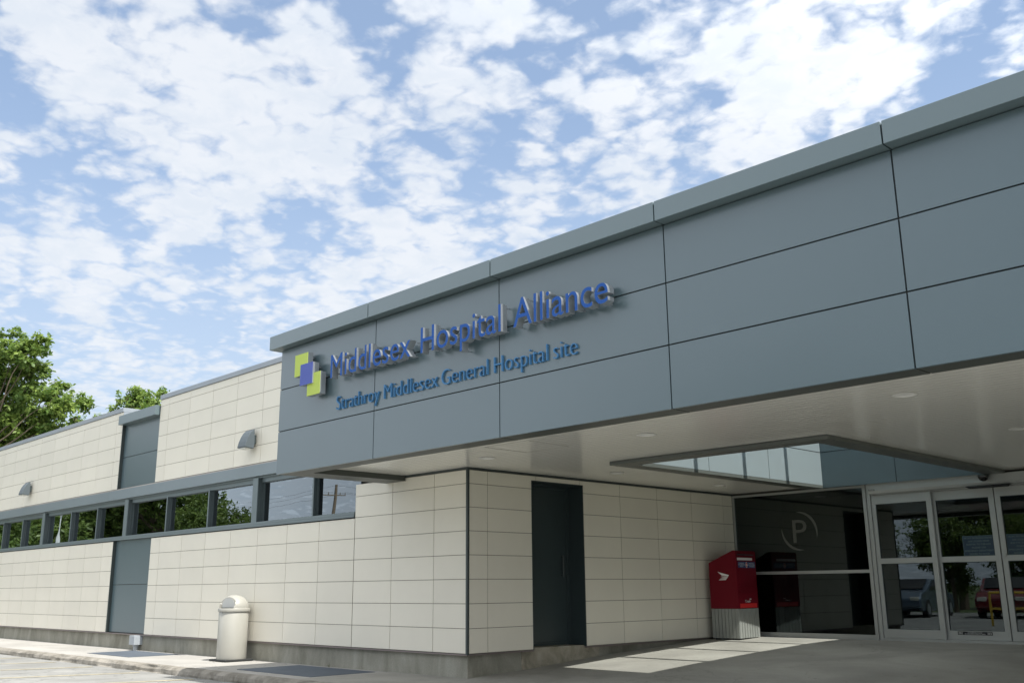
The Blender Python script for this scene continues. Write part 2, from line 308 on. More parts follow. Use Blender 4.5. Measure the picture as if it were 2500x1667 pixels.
def copy_tree(o, parent=None):
    c = o.copy(); COL.objects.link(c)
    if parent: c.parent = parent
    for ch in [x for x in bpy.data.objects if x.parent == o]: copy_tree(ch, c)
    return c
def wt(): return random.uniform(0.965, 1.02)

# ------------------------------------------------------------------ ground, road, pavement
def gz(y):     # height of the apron
    P = [(-9, -.3), (0, -.297), (1.1, -.245), (2.3, -.165), (3.6, -.095), (5.0, -.03), (6.3, 0.0), (40, 0.0)]
    for (a, za), (b, zb) in zip(P, P[1:]):
        if a <= y <= b: return za+(zb-za)*(y-a)/(b-a)
    return -.3
g = MB(); g.face([(-900, -900, -.6), (900, -900, -.6), (900, 900, -.6), (-900, 900, -.6)]); tag(g.build('ground', M['grass']), kind='structure')
g = MB(); n = 60
g.box(-75, 45, -24, -1.56, -.595, -.40); tag(g.build('road', M['asphalt']), kind='structure')
g = MB()
x = -40.0
while x < -1.7:
    x2 = min(x+1.83, -1.7); g.box(x+.004, x2-.004, -1.43, .3, -.58, -.30, tone=wt()); x = x2
g.box(-40, -1.71, -1.42, .29, -.58, -.306)
tag(g.build('pavement', M['pave']), kind='structure')
g = MB(); ys = [-1.43, 0.0, .3, 1.1, 2.3, 3.6, 5.0, 6.12]
for i in range(len(ys)-1):
    xa = -1.69
    g.face([(xa, ys[i], gz(ys[i])), (16, ys[i], gz(ys[i])), (16, ys[i+1], gz(ys[i+1])), (xa, ys[i+1], gz(ys[i+1]))]) if ys[i+1] <= .31 else g.face([(-.3, ys[i], gz(ys[i])), (16, ys[i], gz(ys[i])), (16, ys[i+1], gz(ys[i+1])), (-.3, ys[i+1], gz(ys[i+1]))])
tag(g.build('driveway', M['drive']), kind='structure')
# kerb: broken upper edge
bm = bmesh.new(); nx = 900; xs = [-26+i*(42/nx) for i in range(nx+1)]
from mathutils import noise as mn
prof = [(-1.425, -.58), (-1.425, -.292), (-1.50, -.296), (-1.555, -.305), (-1.585, -.33), (-1.595, -.37), (-1.60, -.41), (-1.60, -.58)]
rows = []
for x in xs:
    row = []
    for j, (y, z) in enumerate(prof):
        e = mn.fractal(Vector((x*2.5, j*.7, 3)), 1, 2, 5)*.022 if 1 < j < 7 else 0
        c = max(0, mn.noise(Vector((x*1.3, 5.5, 0)))-.15)*.09 if 2 < j < 6 else 0
        row.append(bm.verts.new((x, y+c+e*.6, z+e*.35-c*.4)))
    rows.append(row)
for a, b in zip(rows, rows[1:]):
    for j in range(len(prof)-1): bm.faces.new((a[j], a[j+1], b[j+1], b[j]))
me = bpy.data.meshes.new('kerb'); bm.to_mesh(me); bm.free(); me.materials.append(M['kerb']); o = bpy.data.objects.new('kerb', me); COL.objects.link(o); tag(o, kind='structure')
# dark inset pads in the pavement
for (x0, x1, y0, y1) in ((-9.52, -7.68, -1.0, -.1), (-3.72, -1.80, -1.12, -.09)):
    g = MB(); g.box(x0, x1, y0, y1, -.35, -.294); tag(g.build('pavement_patch', M['pad']), kind='structure')
# yellow hatching on the asphalt
g = MB()
for (xa, ya, xb, yb) in ((-11.9, -4.4, -10.9, -1.72), (-10.2, -4.4, -9.1, -1.72), (-8.4, -4.4, -7.45, -1.72), (-6.6, -4.4, -5.65, -1.72), (-4.75, -4.4, -3.9, -1.72), (-13.8, -4.4, -12.7, -1.72), (-15.6, -4.4, -14.5, -1.72), (-2.9, -4.4, -2.1, -1.72)):
    g.face([(xa, ya, -.396), (xa+.11, ya, -.396), (xb+.11, yb, -.396), (xb, yb, -.396)])
M['fadedyellow'] = mat('faded_yellow_line', (0.40, 0.355, 0.24), 0.8, noise=(5, .35))
tag(g.build('road_marking', M['fadedyellow']), kind='structure')

# ------------------------------------------------------------------ the hospital building
H = 0.3048
B = thing('hospital_building', 'long single storey hospital block clad in cream tiles with a strip of high windows', 'building', (0, 0, -.3))
TG = .0075; TV = .0095
def tiles_A(xs, zs, parent, y=0.0, name='tile_cladding'):
    m = MB()
    for a, b in zip(xs, xs[1:]):
        for c, d in zip(zs, zs[1:]): m.box(b+TV/2, a-TV/2, y, y+.03, c+TG/2, d-TG/2, 0, wt())
    m.box(xs[-1]+.004, xs[0]-.004, y+.006, y+.05, zs[0]+.003, zs[-1]-.003, 1)
    return m.build(name, [M['tile'], M['joint']], parent)
vj = [-.6813-.9245*i for i in range(0, 40)]
def cut(lo, hi): return [hi] + [x for x in vj if lo+.05 < x < hi-.05] + [lo]
ZL = [H*k for k in range(0, 7)]
tiles_A(cut(-9.40, -2.515), [H*k for k in range(0, 6)]+[1.822], B)
tiles_A(cut(-27.0, -11.215), [H*k for k in range(0, 6)]+[1.822], B)
tiles_A(cut(-2.51, -.026), [H*k for k in range(0, 8)]+[2.315], B)
ZU = [2.915+.3062*k for k in range(0, 6)]+[4.585]
uj = [-4.44-.923*i for i in range(-3, 40)]
def cutu(lo, hi): return [hi] + [x for x in uj if lo+.05 < x < hi-.05] + [lo]
tiles_A(cutu(-9.445, -.3), ZU, B)
uj = [-11.59-.918*i for i in range(0, 40)]
tiles_A(cutu(-27.0, -11.27), ZU, B)
# wall under the canopy (faces +x)
m = MB(); yj = [.026, .354, 1.265, 2.18, 3.09, 4.0, 4.915, 5.83, 6.11]; zb = [H*k for k in range(0, 8)]+[2.315]
def tb(y0, y1, z0, z1): m.box(-.03, 0, y0+TV/2, y1-TV/2, z0+TG/2, z1-TG/2, 0, wt())
for a, b in zip(yj, yj[1:]):
    for c, d in zip(zb, zb[1:]):
        segs = [(a, b)]
        if c < 2.13:                                    # door opening
            if a < 1.19 < b: segs = [(a, 1.19)]
            elif a < 2.24 < b: segs = [(2.24, b)]
            elif a >= 1.19 and b <= 2.24: segs = []
        for s0, s1 in segs:
            if c < 2.13: tb(s0, s1, c, d); continue
            if a < 1.19 < b: tb(a, 1.186, c, d-.0); m.box(-.03, 0, 1.186-TG/2, b-TG/2, 2.25, d-TG/2, 0, 1.0)
            elif a < 2.24 < b: tb(2.244, b, c, d); m.box(-.03, 0, a+TG/2, 2.244+TG/2, 2.25, d-TG/2, 0, 1.0)
            elif a > 1.19 and b < 2.24: tb(a, b, 2.246, d)
            else: tb(a, b, c, d)
m.box(-.05, -.006, .01, 1.188, .003, 2.31, 1); m.box(-.05, -.006, 2.242, 6.12, .003, 2.31, 1); m.box(-.05, -.006, 1.188, 2.242, 2.252, 2.31, 1)
m.build('tile_cladding', [M['tile'], M['joint']], B)
# corner and head trims
m = MB(); m.box(-.025, .008, -.008, .025, -.012, 2.33); m.build('corner_trim', M['dark'], B)
m = MB(); m.box(-2.18, .012, -.02, .0, 2.318, 2.3425); m.box(0, .02, -.0, 6.13, 2.318, 2.3425); m.build('head_trim', M['dark'], B)
m = MB(); m.box(-27, -.0, -.006, .05, -.022, -.004); m.box(-.05, .006, .006, 1.19, -.022, -.004); m.box(-.05, .006, 2.24, 6.1, -.022, -.004); m.build('base_flashing', mat('base_flashing_metal', (.20, .17, .165), .4, .5), B)
# foundation
m = MB(); m.box(-27, -.3, .05, .4, -.6, -.022); m.box(-.3, -.05, .05, 1.0, -.6, -.023); m.box(-.3, -.05, 2.55, 6.2, -.6, -.023); m.build('plinth', M['plinth'], B)
m = MB(); m.prism([(.998, -.6), (2.552, -.6), (2.552, -.024), (2.30, -.024), (2.22, .012), (1.2, .02), (1.16, -.024), (.998, -.024)], -.32, -.035, 'x'); m.build('door_step', M['plinth2'], B)
# solid core behind the cladding (roofs)
m = MB(); m.box(-27, -11.30, .30, 14, 2.62, 4.62); m.box(-11.30, -9.43, .30, 14, 2.62, 4.40); m.box(-9.43, -.35, .30, 14, 2.62, 4.62); m.box(-27, -.35, .9, 14, -.3, 2.62)
m.box(-.35, 16, 7.9, 14, 0, 4.3)
m.build('building_core', M['roof'], B)
m = MB(); m.box(-27, -11.275, .05, .29, 2.72, 4.58); m.box(-9.44, -.35, .05, .29, 2.72, 4.58); m.box(-27, -.35, .11, .3, 1.0, 1.82); m.build('wall_backing', M['inner'], B)
m = MB(); m.box(-27, -11.27, -.02, .5, 4.588, 4.68); m.build('parapet_coping', M['coping'], B, .004)
m = MB(); m.box(-11.27, -11.262, -.0, 8, 4.40, 4.585); m.build('parapet_return', M['coping'], B)
m = MB(); m.box(-9.455, -1.9, -.02, .5, 4.588, 4.68); m.build('parapet_coping', M['coping'], B, .004)
# recessed grey shaft
m = MB(); m.box(-11.19, -9.40, .06, .09, .012, .936, 0); m.box(-11.19, -9.40, .06, .09, .948, 1.83, 0); m.box(-11.2, -9.4, .08, .1, .0, 1.83, 1)
m.box(-11.215, -11.20, -.004, .09, -.0, 1.83, 1); m.build('lower_shaft_panel', [M['panel'], M['dark']], B)
m = MB(); m.box(-11.24, -9.45, .06, .09, 2.90, 3.578, 0); m.box(-11.24, -9.45, .06, .09, 3.590, 4.34, 0); m.box(-11.25, -9.44, .08, .1, 2.9, 4.34, 1)
m.box(-11.27, -11.25, -.004, .09, 2.915, 4.32, 1); m.build('upper_shaft_panel', [M['panel'], M['dark']], B)
m = MB(); m.box(-11.27, -9.47, -.10, .35, 4.283, 4.478); m.build('shaft_cap', M['cap'], B, .003)
# lintel band and sill
m = MB(); m.box(-27, -11.62, -.02, .03, 2.690, 2.888); m.box(-11.614, -1.0, -.02, .03, 2.690, 2.888); m.box(-27, -1.0, .03, .12, 2.70, 2.89); m.build('lintel_band', M['band'], B)
m = MB(); m.box(-27, -1.0, .0, .05, 2.889, 2.910); m.build('lintel_flashing', mat('pinkish_flashing', (.40, .36, .33), .6), B)
m = MB(); m.box(-27, -2.52, -.018, .16, 1.836, 1.872); m.box(-27, -2.52, -.008, .15, 1.876, 1.916); m.box(-27, -2.52, .002, .14, 1.870, 1.878); m.build('window_sill', M['frame'], B)
m = MB(); m.box(-27, -2.515, .04, .55, 2.66, 2.70); m.box(-27, -2.515, .075, .14, 2.588, 2.66); m.build('window_head', M['frame'], B)
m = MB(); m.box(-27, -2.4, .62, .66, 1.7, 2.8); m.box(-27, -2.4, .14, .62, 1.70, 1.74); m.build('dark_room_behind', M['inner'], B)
# pilasters and window bays
BIG = [-5.47, -10.72, -15.5, -20.4, -25.2]
edges = [-2.515, -3.72, -5.47, -7.185, -8.89, -10.72, -12.295, -13.81, -15.5, -17.03, -18.49, -20.4, -22.0, -23.5, -25.2]
for x in BIG:
    m = MB(); m.box(x-.083, x+.083, .0, .014, 1.917, 2.66, 0); m.box(x-.083, x+.082, .014, .135, 1.917, 2.66, 1); m.box(x+.083, x+.098, .045, .13, 1.917, 2.66, 1); m.box(x+.098, x+.112, .085, .13, 1.917, 2.66, 1); m.build('pilaster', [M['frame'], M['darkframe']], B)
for a, b in zip(edges, edges[1:]):
    l = b + (.115 if b in BIG else .022); r_ = a - (.083 if a in BIG else .018)
    if a == -2.515: r_ = a
    m = MB(); y0, y1 = .095, .135
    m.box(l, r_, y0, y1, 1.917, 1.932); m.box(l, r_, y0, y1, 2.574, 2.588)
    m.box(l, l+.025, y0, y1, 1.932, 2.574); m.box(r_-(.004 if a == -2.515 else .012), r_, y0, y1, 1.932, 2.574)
    wf = m.build('window', M['darkframe'], B)
    m = MB(); m.box(l+.02, r_-.004, .118, .124, 1.93, 2.576); m.build('pane', M['winglass'], wf)
    if b not in BIG:
        m = MB(); m.box(b-.018, b+.020, .03, .036, 1.917, 2.588, 0); m.box(b-.018, b+.022, .036, .14, 1.917, 2.588, 1); m.build('mullion', [M['frame'], M['darkframe']], wf)
# service door in the wall under the canopy
m = MB(); m.box(-.34, -.30, 1.19, 2.24, .02, 2.24); m.box(-.302, -.285, 1.19, 1.25, .02, 2.19); m.box(-.302, -.285, 2.18, 2.24, .02, 2.19); m.box(-.302, -.285, 1.19, 2.24, 2.19, 2.24); m.box(-.30, -.27, 1.25, 2.18, .02, .055)
sd = m.build('service_door', M['door'], B)
m = MB(); m.tube((-.26, 2.08, .95), (-.26, 2.08, 1.25), .012); m.tube((-.30, 2.08, .97), (-.26, 2.08, .97), .01); m.tube((-.30, 2.08, 1.23), (-.26, 2.08, 1.23), .01); m.build('handle', M['dark'], sd)
m = MB(); m.box(-.34, .004, 2.236, 2.25, .0, 2.245); m.box(-.34, .004, 1.178, 1.192, .0, 2.245); m.box(-.34, .004, 1.178, 2.25, 2.236, 2.25); m.build('door_reveal', M['door'], B)
# lobby glazing, plane y = 6.136
LY = 6.136
m = MB()
m.box(.0, 2.40, LY-.03, LY+.05, -.02, .065); m.box(.0, 2.40, LY-.02, LY+.05, .98, 1.028); m.box(.0, .03, LY-.02, LY+.05, .065, 2.27); m.box(0, 2.4, LY-.02, LY+.05, 2.275, 2.31)
m.box(2.40, 2.452, LY-.05, LY+.05, -.02, 2.31); m.box(2.456, 2.475, LY-.035, LY+.05, -.02, 2.31); m.box(2.479, 2.525, LY-.055, LY+.05, -.02, 2.31)
lw = m.build('lobby_window', M['alu'], B)
m = MB(); m.box(.03, 2.40, LY+.006, LY+.014, .06, .99); m.build('pane', M['doorglass'], lw)
m = MB(); m.box(.03, 2.40, LY+.006, LY+.014, 1.02, 2.28); m.build('pane', M['doorglass'], lw)
def textmesh(s, size, extrude=0.0, res=6, offset=0.0):
    cu = bpy.data.curves.new('t', 'FONT'); cu.body = s; cu.size = size; cu.extrude = extrude; cu.resolution_u = res; cu.offset = offset
    o = bpy.data.objects.new('t', cu); COL.objects.link(o); dg = bpy.context.evaluated_depsgraph_get(); me = bpy.data.meshes.new_from_object(o.evaluated_get(dg))
    bpy.data.objects.remove(o); bpy.data.curves.remove(cu); return me
def fit_text(me, x0, x1, z0, z1, y, depth_to=None, axis='-y', href=None):
    """maps flat text (local x,y,z extrude) into box; href = (ymin, ymax) of local text mapped to z0,z1"""
    vs = [v.co for v in me.vertices]; a = min(v.x for v in vs); b = max(v.x for v in vs)
    c, d = href if href else (min(v.y for v in vs), max(v.y for v in vs))
    for v in me.vertices:
        u = x0+(v.co.x-a)/(b-a)*(x1-x0); q = z0+(v.co.y-c)/(d-c)*(z1-z0); t = v.co.z
        if axis == '-y': v.co = (u, y-t, q)
        elif axis == '+x': v.co = (y+t, u, q)
    me.update()
def text_obj(name, s, x0, x1, z0, z1, y, material, parent=None, axis='-y', ext=0.0008, href=None):
    me = textmesh(s, 1.0, ext, 3); fit_text(me, x0, x1, z0, z1, y, axis=axis, href=href); me.materials.clear(); me.materials.append(material)
    o = bpy.data.objects.new(name, me); COL.objects.link(o)
    if parent: o.parent = parent; o.matrix_parent_inverse = parent.matrix_basis.inverted()
    return o
# P emblem etched on the lobby pane
def crescent(m, cx, cz, R0, a0, a1, wmax, y, n=40, mi=0, th=.0015):
    o_, i_ = [], []
    for k in range(n+1):
        t = k/n; a = a0+(a1-a0)*t; wv = wmax*math.sin(math.pi*min(1, max(0, t)))**.8
        o_.append((cx+R0*math.cos(a), cz+R0*math.sin(a))); i_.append((cx+(R0-wv)*math.cos(a), cz+(R0-wv)*math.sin(a)))
    for k in range(n): m.prism([o_[k], o_[k+1], i_[k+1], i_[k]], y-th, y, 'y', mi)
m = MB(); crescent(m, 1.245, 1.655, .315, R(98), R(-22), .045, LY+.004); m.build('etched_arc', M['frost'], lw)
m = MB(); crescent(m, 1.225, 1.665, .315, R(172), R(284), .045, LY+.004); m.build('etched_arc', M['frost'], lw)
text_obj('etched_letter', 'P', 1.115, 1.372, 1.475, 1.842, LY+.003, M['frost'], lw)

def leaf_door(x0, x1, y, parent, sticker=False, lst=.06, rst=.075):
    m = MB(); y0, y1 = y-.025, y+.02
    m.box(x0, x1, y0, y1, .03, .155); m.box(x0, x1, y0, y1, 1.108, 1.182); m.box(x0, x1, y0, y1, 2.002, 2.135)
    for (za, zb_) in ((.155, 1.108), (1.182, 2.002)): m.box(x0, x0+lst, y0, y1, za, zb_); m.box(x1-rst, x1, y0, y1, za, zb_)
    for (za, zb_) in ((.155, 1.108), (1.182, 2.002)):
        m.box(x0+lst, x0+lst+.008, y0+.008, y1-.01, za, zb_, 1); m.box(x1-rst-.008, x1-rst, y0+.008, y1-.01, za, zb_, 1)
        m.box(x0+lst, x1-rst, y0+.008, y1-.01, za, za+.008, 1); m.box(x0+lst, x1-rst, y0+.008, y1-.01, zb_-.008, zb_, 1)
    d = m.build('sliding_door', [M['alu'], M['dark']], parent, .003)
    m = MB(); m.box(x0+lst, x1-rst, y-.004, y+.004, .155, 1.108); m.build('pane', M['doorglass'], d)
    m = MB(); m.box(x0+lst, x1-rst, y-.004, y+.004, 1.182, 2.002); m.build('pane', M['doorglass'], d)
    return d
d1 = leaf_door(2.53, 3.452, LY-.01, B); d2 = leaf_door(3.44, 4.322, LY+.05, B, lst=.05); d3 = leaf_door(4.338, 5.22, LY+.05, B, lst=.07); d4 = leaf_door(5.21, 6.13, LY-.01, B)
m = MB(); m.tube((4.385, LY+.02, 1.19), (4.385, LY-.0, 1.19), .018); m.build('lock', M['alu'], d3)
m = MB(); m.box(3.60, 4.08, LY+.0225, LY+.0255, .100, .146); st = m.build('push_sticker', M['black'], d2)
text_obj('sticker_text', 'IN EMERGENCY PUSH TO OPEN', 3.70, 3.98, .108, .120, LY+.0215, M['white'], d2)
text_obj('sticker_text', 'AUTOMATIC DOOR', 3.74, 3.94, .126, .138, LY+.0215, M['white'], d2)
m = MB()
for s, xx in ((1, 3.612), (1, 3.632), (1, 3.652), (-1, 4.068), (-1, 4.048), (-1, 4.028)):
    m.prism([(xx, .123), (xx+s*.012, .138), (xx+s*.018, .138), (xx+s*.006, .123), (xx+s*.018, .108), (xx+s*.012, .108)], LY+.0205, LY+.0222, 'y'); m.build('sticker_arrow', M['white'], d2); m = MB()
# door header
m = MB(); m.prism([(LY-.07, 2.145), (LY-.10, 2.16), (LY-.12, 2.20), (LY-.12, 2.31), (LY+.09, 2.31), (LY+.09, 2.145)], 2.53, 6.3, 'x')
m.box(2.53, 6.3, LY-.04, LY+.09, 2.137, 2.150)
hd = m.build('door_header', M['alu'], B)
m = MB(); m.prism([(4.0, 2.152), (4.62, 2.152), (4.58, 2.120), (4.06, 2.120)], LY-.13, LY-.072, 'y'); m.build('motion_sensor', M['black'], hd, .004)
m = MB(); m.box(2.545, 2.64, LY-.124, LY-.119, 2.203, 2.224); m.build('maker_plate', M['dark'], hd)
text_obj('plate_text', 'STANLEY', 2.553, 2.632, 2.208, 2.219, LY-.125, M['white'], hd)
m = MB(); m.box(2.5, 6.3, LY-.07, LY+.12, -.01, .028); m.build('threshold', M['alu'], B)
m = MB(); m.box(6.3, 16, LY-.02, LY+.2, -.02, 2.34); m.build('end_wall', M['tile'], B)
# soffit level strip above glazing + interior
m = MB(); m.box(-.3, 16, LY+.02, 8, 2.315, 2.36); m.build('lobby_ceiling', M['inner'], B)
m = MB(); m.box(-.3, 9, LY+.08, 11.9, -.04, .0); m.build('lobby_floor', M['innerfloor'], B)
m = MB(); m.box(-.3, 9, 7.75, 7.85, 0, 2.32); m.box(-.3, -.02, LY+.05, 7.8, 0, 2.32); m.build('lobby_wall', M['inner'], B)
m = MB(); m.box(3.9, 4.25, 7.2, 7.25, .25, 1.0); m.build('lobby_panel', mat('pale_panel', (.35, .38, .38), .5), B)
for x, y in ((3.55, 7.4), (3.68, 7.4)):
    m = MB(); m.tube((x, y, 2.30), (x, y, 2.314), .03); m.build('lobby_lamp', M['em'], B)

# ------------------------------------------------------------------ entrance canopy
C = thing('entrance_canopy', 'deep flat entrance canopy faced in blue grey metal panels over the doors', 'canopy', (4, -1.8, -.3))
V = [-1.755, .374, 2.524, 4.668, 6.785, 8.92, 11.05, 13.2]
ZF = [2.268, 2.829, 3.392, 3.937]
JG = .013
for j in range(3):
    for i in range(7):
        m = MB(); m.box(V[i]+(JG/2 if i else 0), V[i+1]-JG/2, -1.80, -1.765, ZF[j]+(JG/2 if j else 0), ZF[j+1]-JG/2, 0, random.uniform(.985, 1.01)); m.build('fascia_panel', M['panel'], C)
m = MB(); m.box(V[0]+.002, 13.2, -1.785, -1.70, 2.285, 3.93); m.build('fascia_frame', M['black'], C)
for i in range(7):
    x0 = V[i]+JG/2 if i else -1.872
    m = MB(); m.box(x0, V[i+1]-JG/2, -1.93, -1.56, 3.94, 4.125, 0, random.uniform(.98, 1.02)); m.build('cap_flashing', M['cap'], C, .003)
m = MB(); m.box(-1.86, 13.2, -1.905, -1.58, 3.955, 4.11); m.build('cap_frame', M['black'], C)
# underside return: front strip and left strip
m = MB()
for i in range(7): m.box(V[i]+(JG/2 if i else .003), V[i+1]-JG/2, -1.764, -1.535, 2.268, 2.275)
m.box(-1.752, -1.30, -1.535, -.012, 2.268, 2.275); m.box(-1.31, -1.30, -1.535, -.022, 2.275, 2.343); m.box(-1.30, 13.2, -1.545, -1.535, 2.275, 2.343)
m.build('underside_return', mat('dark_grey_return', (.055, .062, .055), .45), C)
m = MB(); m.box(-1.755, -1.72, -1.764, 0.3, 2.276, 3.94); m.box(-1.872, -1.56, -1.56, .0, 3.94, 4.125); m.build('side_fascia', M['panel'], C)
# soffit of planks with the skylight hole
RX0, RX1, RY0, RY1 = 1.56, 4.59, 1.03, 5.97       # rim outer
IX0, IX1, IY0, IY1 = 1.82, 4.34, 1.28, 5.95      # well
m = MB(); y = -1.535; pw = .1016
while y < LY-.03:
    y2 = min(y+pw, LY-.03)
    for (xa, xb) in (((-1.30, 13.1),) if (y2 < RY0+.01 or y > RY1-.01) else ((-1.30, RX0+.004), (RX1-.004, 13.1))):
        m.box(xa if y2 < .0 or xa > 0 else .001, xb, y+.0035, y2-.0035, 2.343, 2.352, 0, random.uniform(.97, 1.02))
        m.box(xa if y2 < .0 or xa > 0 else .001, xb, y-.0035, y+.0035, 2.3475, 2.352, 1)
    y = y2
m.build('soffit', [M['soffit'], M['gap']], C)
m = MB()   # plenum lid keeps daylight out
m.box(-1.7, IX0-.05, -1.7, 6.1, 2.37, 2.38); m.box(IX1+.05, 13.1, -1.7, 6.1, 2.37, 2.38); m.box(IX0-.05, IX1+.05, -1.7, IY0-.05, 2.37, 2.38); m.box(IX0-.05, IX1+.05, IY1+.05, 6.1, 2.37, 2.38)
m.box(-1.7, IX0-.05, -1.6, 8, 4.03, 4.09); m.box(IX1+.05, 13.1, -1.6, 8, 4.03, 4.09); m.box(IX0-.05, IX1+.05, -1.6, IY0-.05, 4.03, 4.09); m.box(IX0-.05, IX1+.05, IY1+.05, 8, 4.03, 4.09)
m.box(12.9, 13.2, -1.76, 8, 2.28, 4.0)
m.build('canopy_roof', M['roof'], C)
# skylight rim
rim = mat('dark_skylight_rim', (.11, .12, .11), .4)
m = MB(); z0, z1 = 2.299, 2.343
m.box(RX0, RX1, RY0, IY0, z0, z1); m.box(RX0, IX0, IY0, RY1, z0, z1-.001); m.box(IX1, RX1, IY0, RY1, z0, z1-.001)
rr = m.build('skylight_rim', rim, C)
m = MB(); ZT = 4.12; wj = [IY0, 2.841, 4.387, IY1]
for a_, b_2 in zip(wj, wj[1:]):
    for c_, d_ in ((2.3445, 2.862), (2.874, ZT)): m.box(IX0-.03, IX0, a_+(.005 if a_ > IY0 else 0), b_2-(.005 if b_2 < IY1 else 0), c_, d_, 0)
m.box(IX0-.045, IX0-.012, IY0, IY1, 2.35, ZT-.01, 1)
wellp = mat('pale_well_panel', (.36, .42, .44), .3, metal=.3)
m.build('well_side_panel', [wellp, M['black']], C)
m = MB()
for a_, b_2 in ((IX0+.001, 3.028), (3.038, IX1)):
    for c_, d_ in ((2.303, 2.862), (2.874, ZT)): m.box(a_, b_2, IY1, IY1+.03, c_, d_, 0)
m.box(IX0+.001, IX1, IY1+.012, IY1+.045, 2.31, ZT-.01, 1)
m.build('well_end_panel', [M['panel'], M['black']], C)
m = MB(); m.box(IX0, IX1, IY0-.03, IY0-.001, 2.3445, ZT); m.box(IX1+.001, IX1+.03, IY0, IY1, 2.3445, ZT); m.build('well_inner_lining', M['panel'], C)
for y in (1.30, 2.50, 3.70, 4.86):
    m = MB(); m.box(IX0, IX1, y-.045, y+.045, ZT-.09, ZT-.03); m.build('skylight_bar', M['alu'], C)
M['skyglass'] = glass('skylight_glass', (.93, .95, .95), 1.0)
m = MB(); m.box(IX0-.03, IX1+.03, IY0-.03, IY1+.03, ZT+.002, ZT+.01); m.build('skylight_pane', M['skyglass'], C)
# access hatch lines in soffit
m = MB()
for b_x in ((1.515, 2.20, -1.09, -1.084), (1.515, 2.20, -.426, -.42), (1.515, 1.521, -1.084, -.426), (2.194, 2.20, -1.084, -.426)): m.box(b_x[0], b_x[1], b_x[2], b_x[3], 2.340, 2.3435)
m.build('access_hatch', M['gap'], C)
# round downlights
dl = [(.845, -.433), (3.31, -.435), (6.13, -.524), (.848, 2.034), (6.11, 2.154), (.80, 4.573), (6.1, 4.6)]
first = None
for x, y in dl:
    if first is None:
        m = MB(); m.lathe([(.085, 0), (.105, -.006), (.085, -.01), (.075, -.004), (0.0001, -.004)], n=28); first = m.build('downlight', mat('white_downlight', (.80, .80, .77), .35), C, smooth=True)
        first.parent = C; first.matrix_parent_inverse = Matrix(); o = first
    else:
        o = first.copy(); COL.objects.link(o); o.parent = C
    o.location = (x-C.location.x, y-C.location.y, 2.3435-C.location.z)
# canopy columns out of frame on the right
for (x, y) in ((12.4, -1.3), (12.4, 3.5)):
    m = MB(); m.box(x-.2, x+.2, y-.2, y+.2, -.45, 2.35); m.build('column', M['panel'], C, .01)

# ------------------------------------------------------------------ the sign
S = thing('hospital_sign', 'raised blue lettering and overlapping lime and violet squares mounted on the grey canopy face', 'sign', (-.3, -1.8, 3.3))
def square(x0, x1, z0, z1, yf, yb, fm):
    m = MB(); m.box(x0, x1, yf+.004, yb, z0, z1, 1); m.box(x0, x1, yf, yf+.004, z0, z1, 0)
    o = m.build('emblem_square', [fm, M['silver']], S)
    for (x, z) in ((x0+.05, z0+.05), (x1-.05, z1-.05)):
        p = MB(); p.tube((x, yb, z), (x, -1.80, z), .006, n=6); p.build('mounting_pin', M['silver'], o)
square(-1.205, -.905, 3.462, 3.748, -1.93, -1.85, M['lime'])
square(-1.028, -.744, 3.318, 3.593, -1.955, -1.86, M['purple'])
square(-.885, -.594, 3.167, 3.452, -1.935, -1.85, M['lime'])
def letters(word, x0, x1, zb, zt, yf, yb, fm, sm, pins, name, off=0.0):
    me = textmesh(word, 1.0, .5, 8, off); ref = textmesh('l', 1.0, 0, 3); top = max(v.co.y for v in ref.vertices)
    bm = bmesh.new(); bm.from_mesh(me); bmesh.ops.remove_doubles(bm, verts=bm.verts, dist=1e-5)
    xs = [v.co.x for v in bm.verts]; a, b = min(xs), max(xs)
    for v in bm.verts: v.co = Vector((x0+(v.co.x-a)/(b-a)*(x1-x0), (yf if v.co.z > 0 else yb), zb+v.co.y/top*(zt-zb)))
    seen, isl = set(), []
    for v in bm.verts:
        if v in seen: continue
        st_, comp = [v], []
        seen.add(v)
        while st_:
            q = st_.pop(); comp.append(q)
            for e in q.link_edges:
                o_ = e.other_vert(q)
                if o_ not in seen: seen.add(o_); st_.append(o_)
        isl.append([min(q.co.x for q in comp), max(q.co.x for q in comp), comp])
    isl.sort(key=lambda t: t[0]); grp = []
    for t in isl:
        if grp and t[0] < grp[-1][1]-.3*min(grp[-1][1]-grp[-1][0], t[1]-t[0]): grp[-1][1] = max(grp[-1][1], t[1]); grp[-1][2] += t[2]
        else: grp.append(t)
    for gx0, gx1, comp in grp:
        cs = set(comp); idx = {v: i for i, v in enumerate(comp)}; fs = [f for f in bm.faces if f.verts[0] in cs]
        mesh = bpy.data.meshes.new(name); mesh.from_pydata([v.co[:] for v in comp], [], [[idx[v] for v in f.verts] for f in fs])
        mesh.materials.append(fm); mesh.materials.append(sm)
        mesh.update(); bb = bmesh.new(); bb.from_mesh(mesh); bmesh.ops.recalc_face_normals(bb, faces=bb.faces)
        for f in bb.faces: f.material_index = 0 if abs(f.normal.y) > .9 and f.calc_center_median().y < (yf+yb)/2 else 1
        bb.to_mesh(mesh); bb.free()
        o = bpy.data.objects.new(name, mesh); COL.objects.link(o); o.parent = S; o.matrix_parent_inverse = S.matrix_basis.inverted()
        if pins:
            zs_ = [v.co.z for v in comp]; hi = max(zs_); lo = min(zs_)
            pt = min(comp, key=lambda v: v.co.z); pt2 = max(comp, key=lambda v: v.co.z)
            for q in (pt, pt2):
                p = MB(); p.tube((q.co.x, yb+.01, q.co.z+(.02 if q is pt else -.02)), (q.co.x, -1.80, q.co.z+(.02 if q is pt else -.02)), .006, n=6); p.build('mounting_pin', M['silver'], o)
    bm.free()
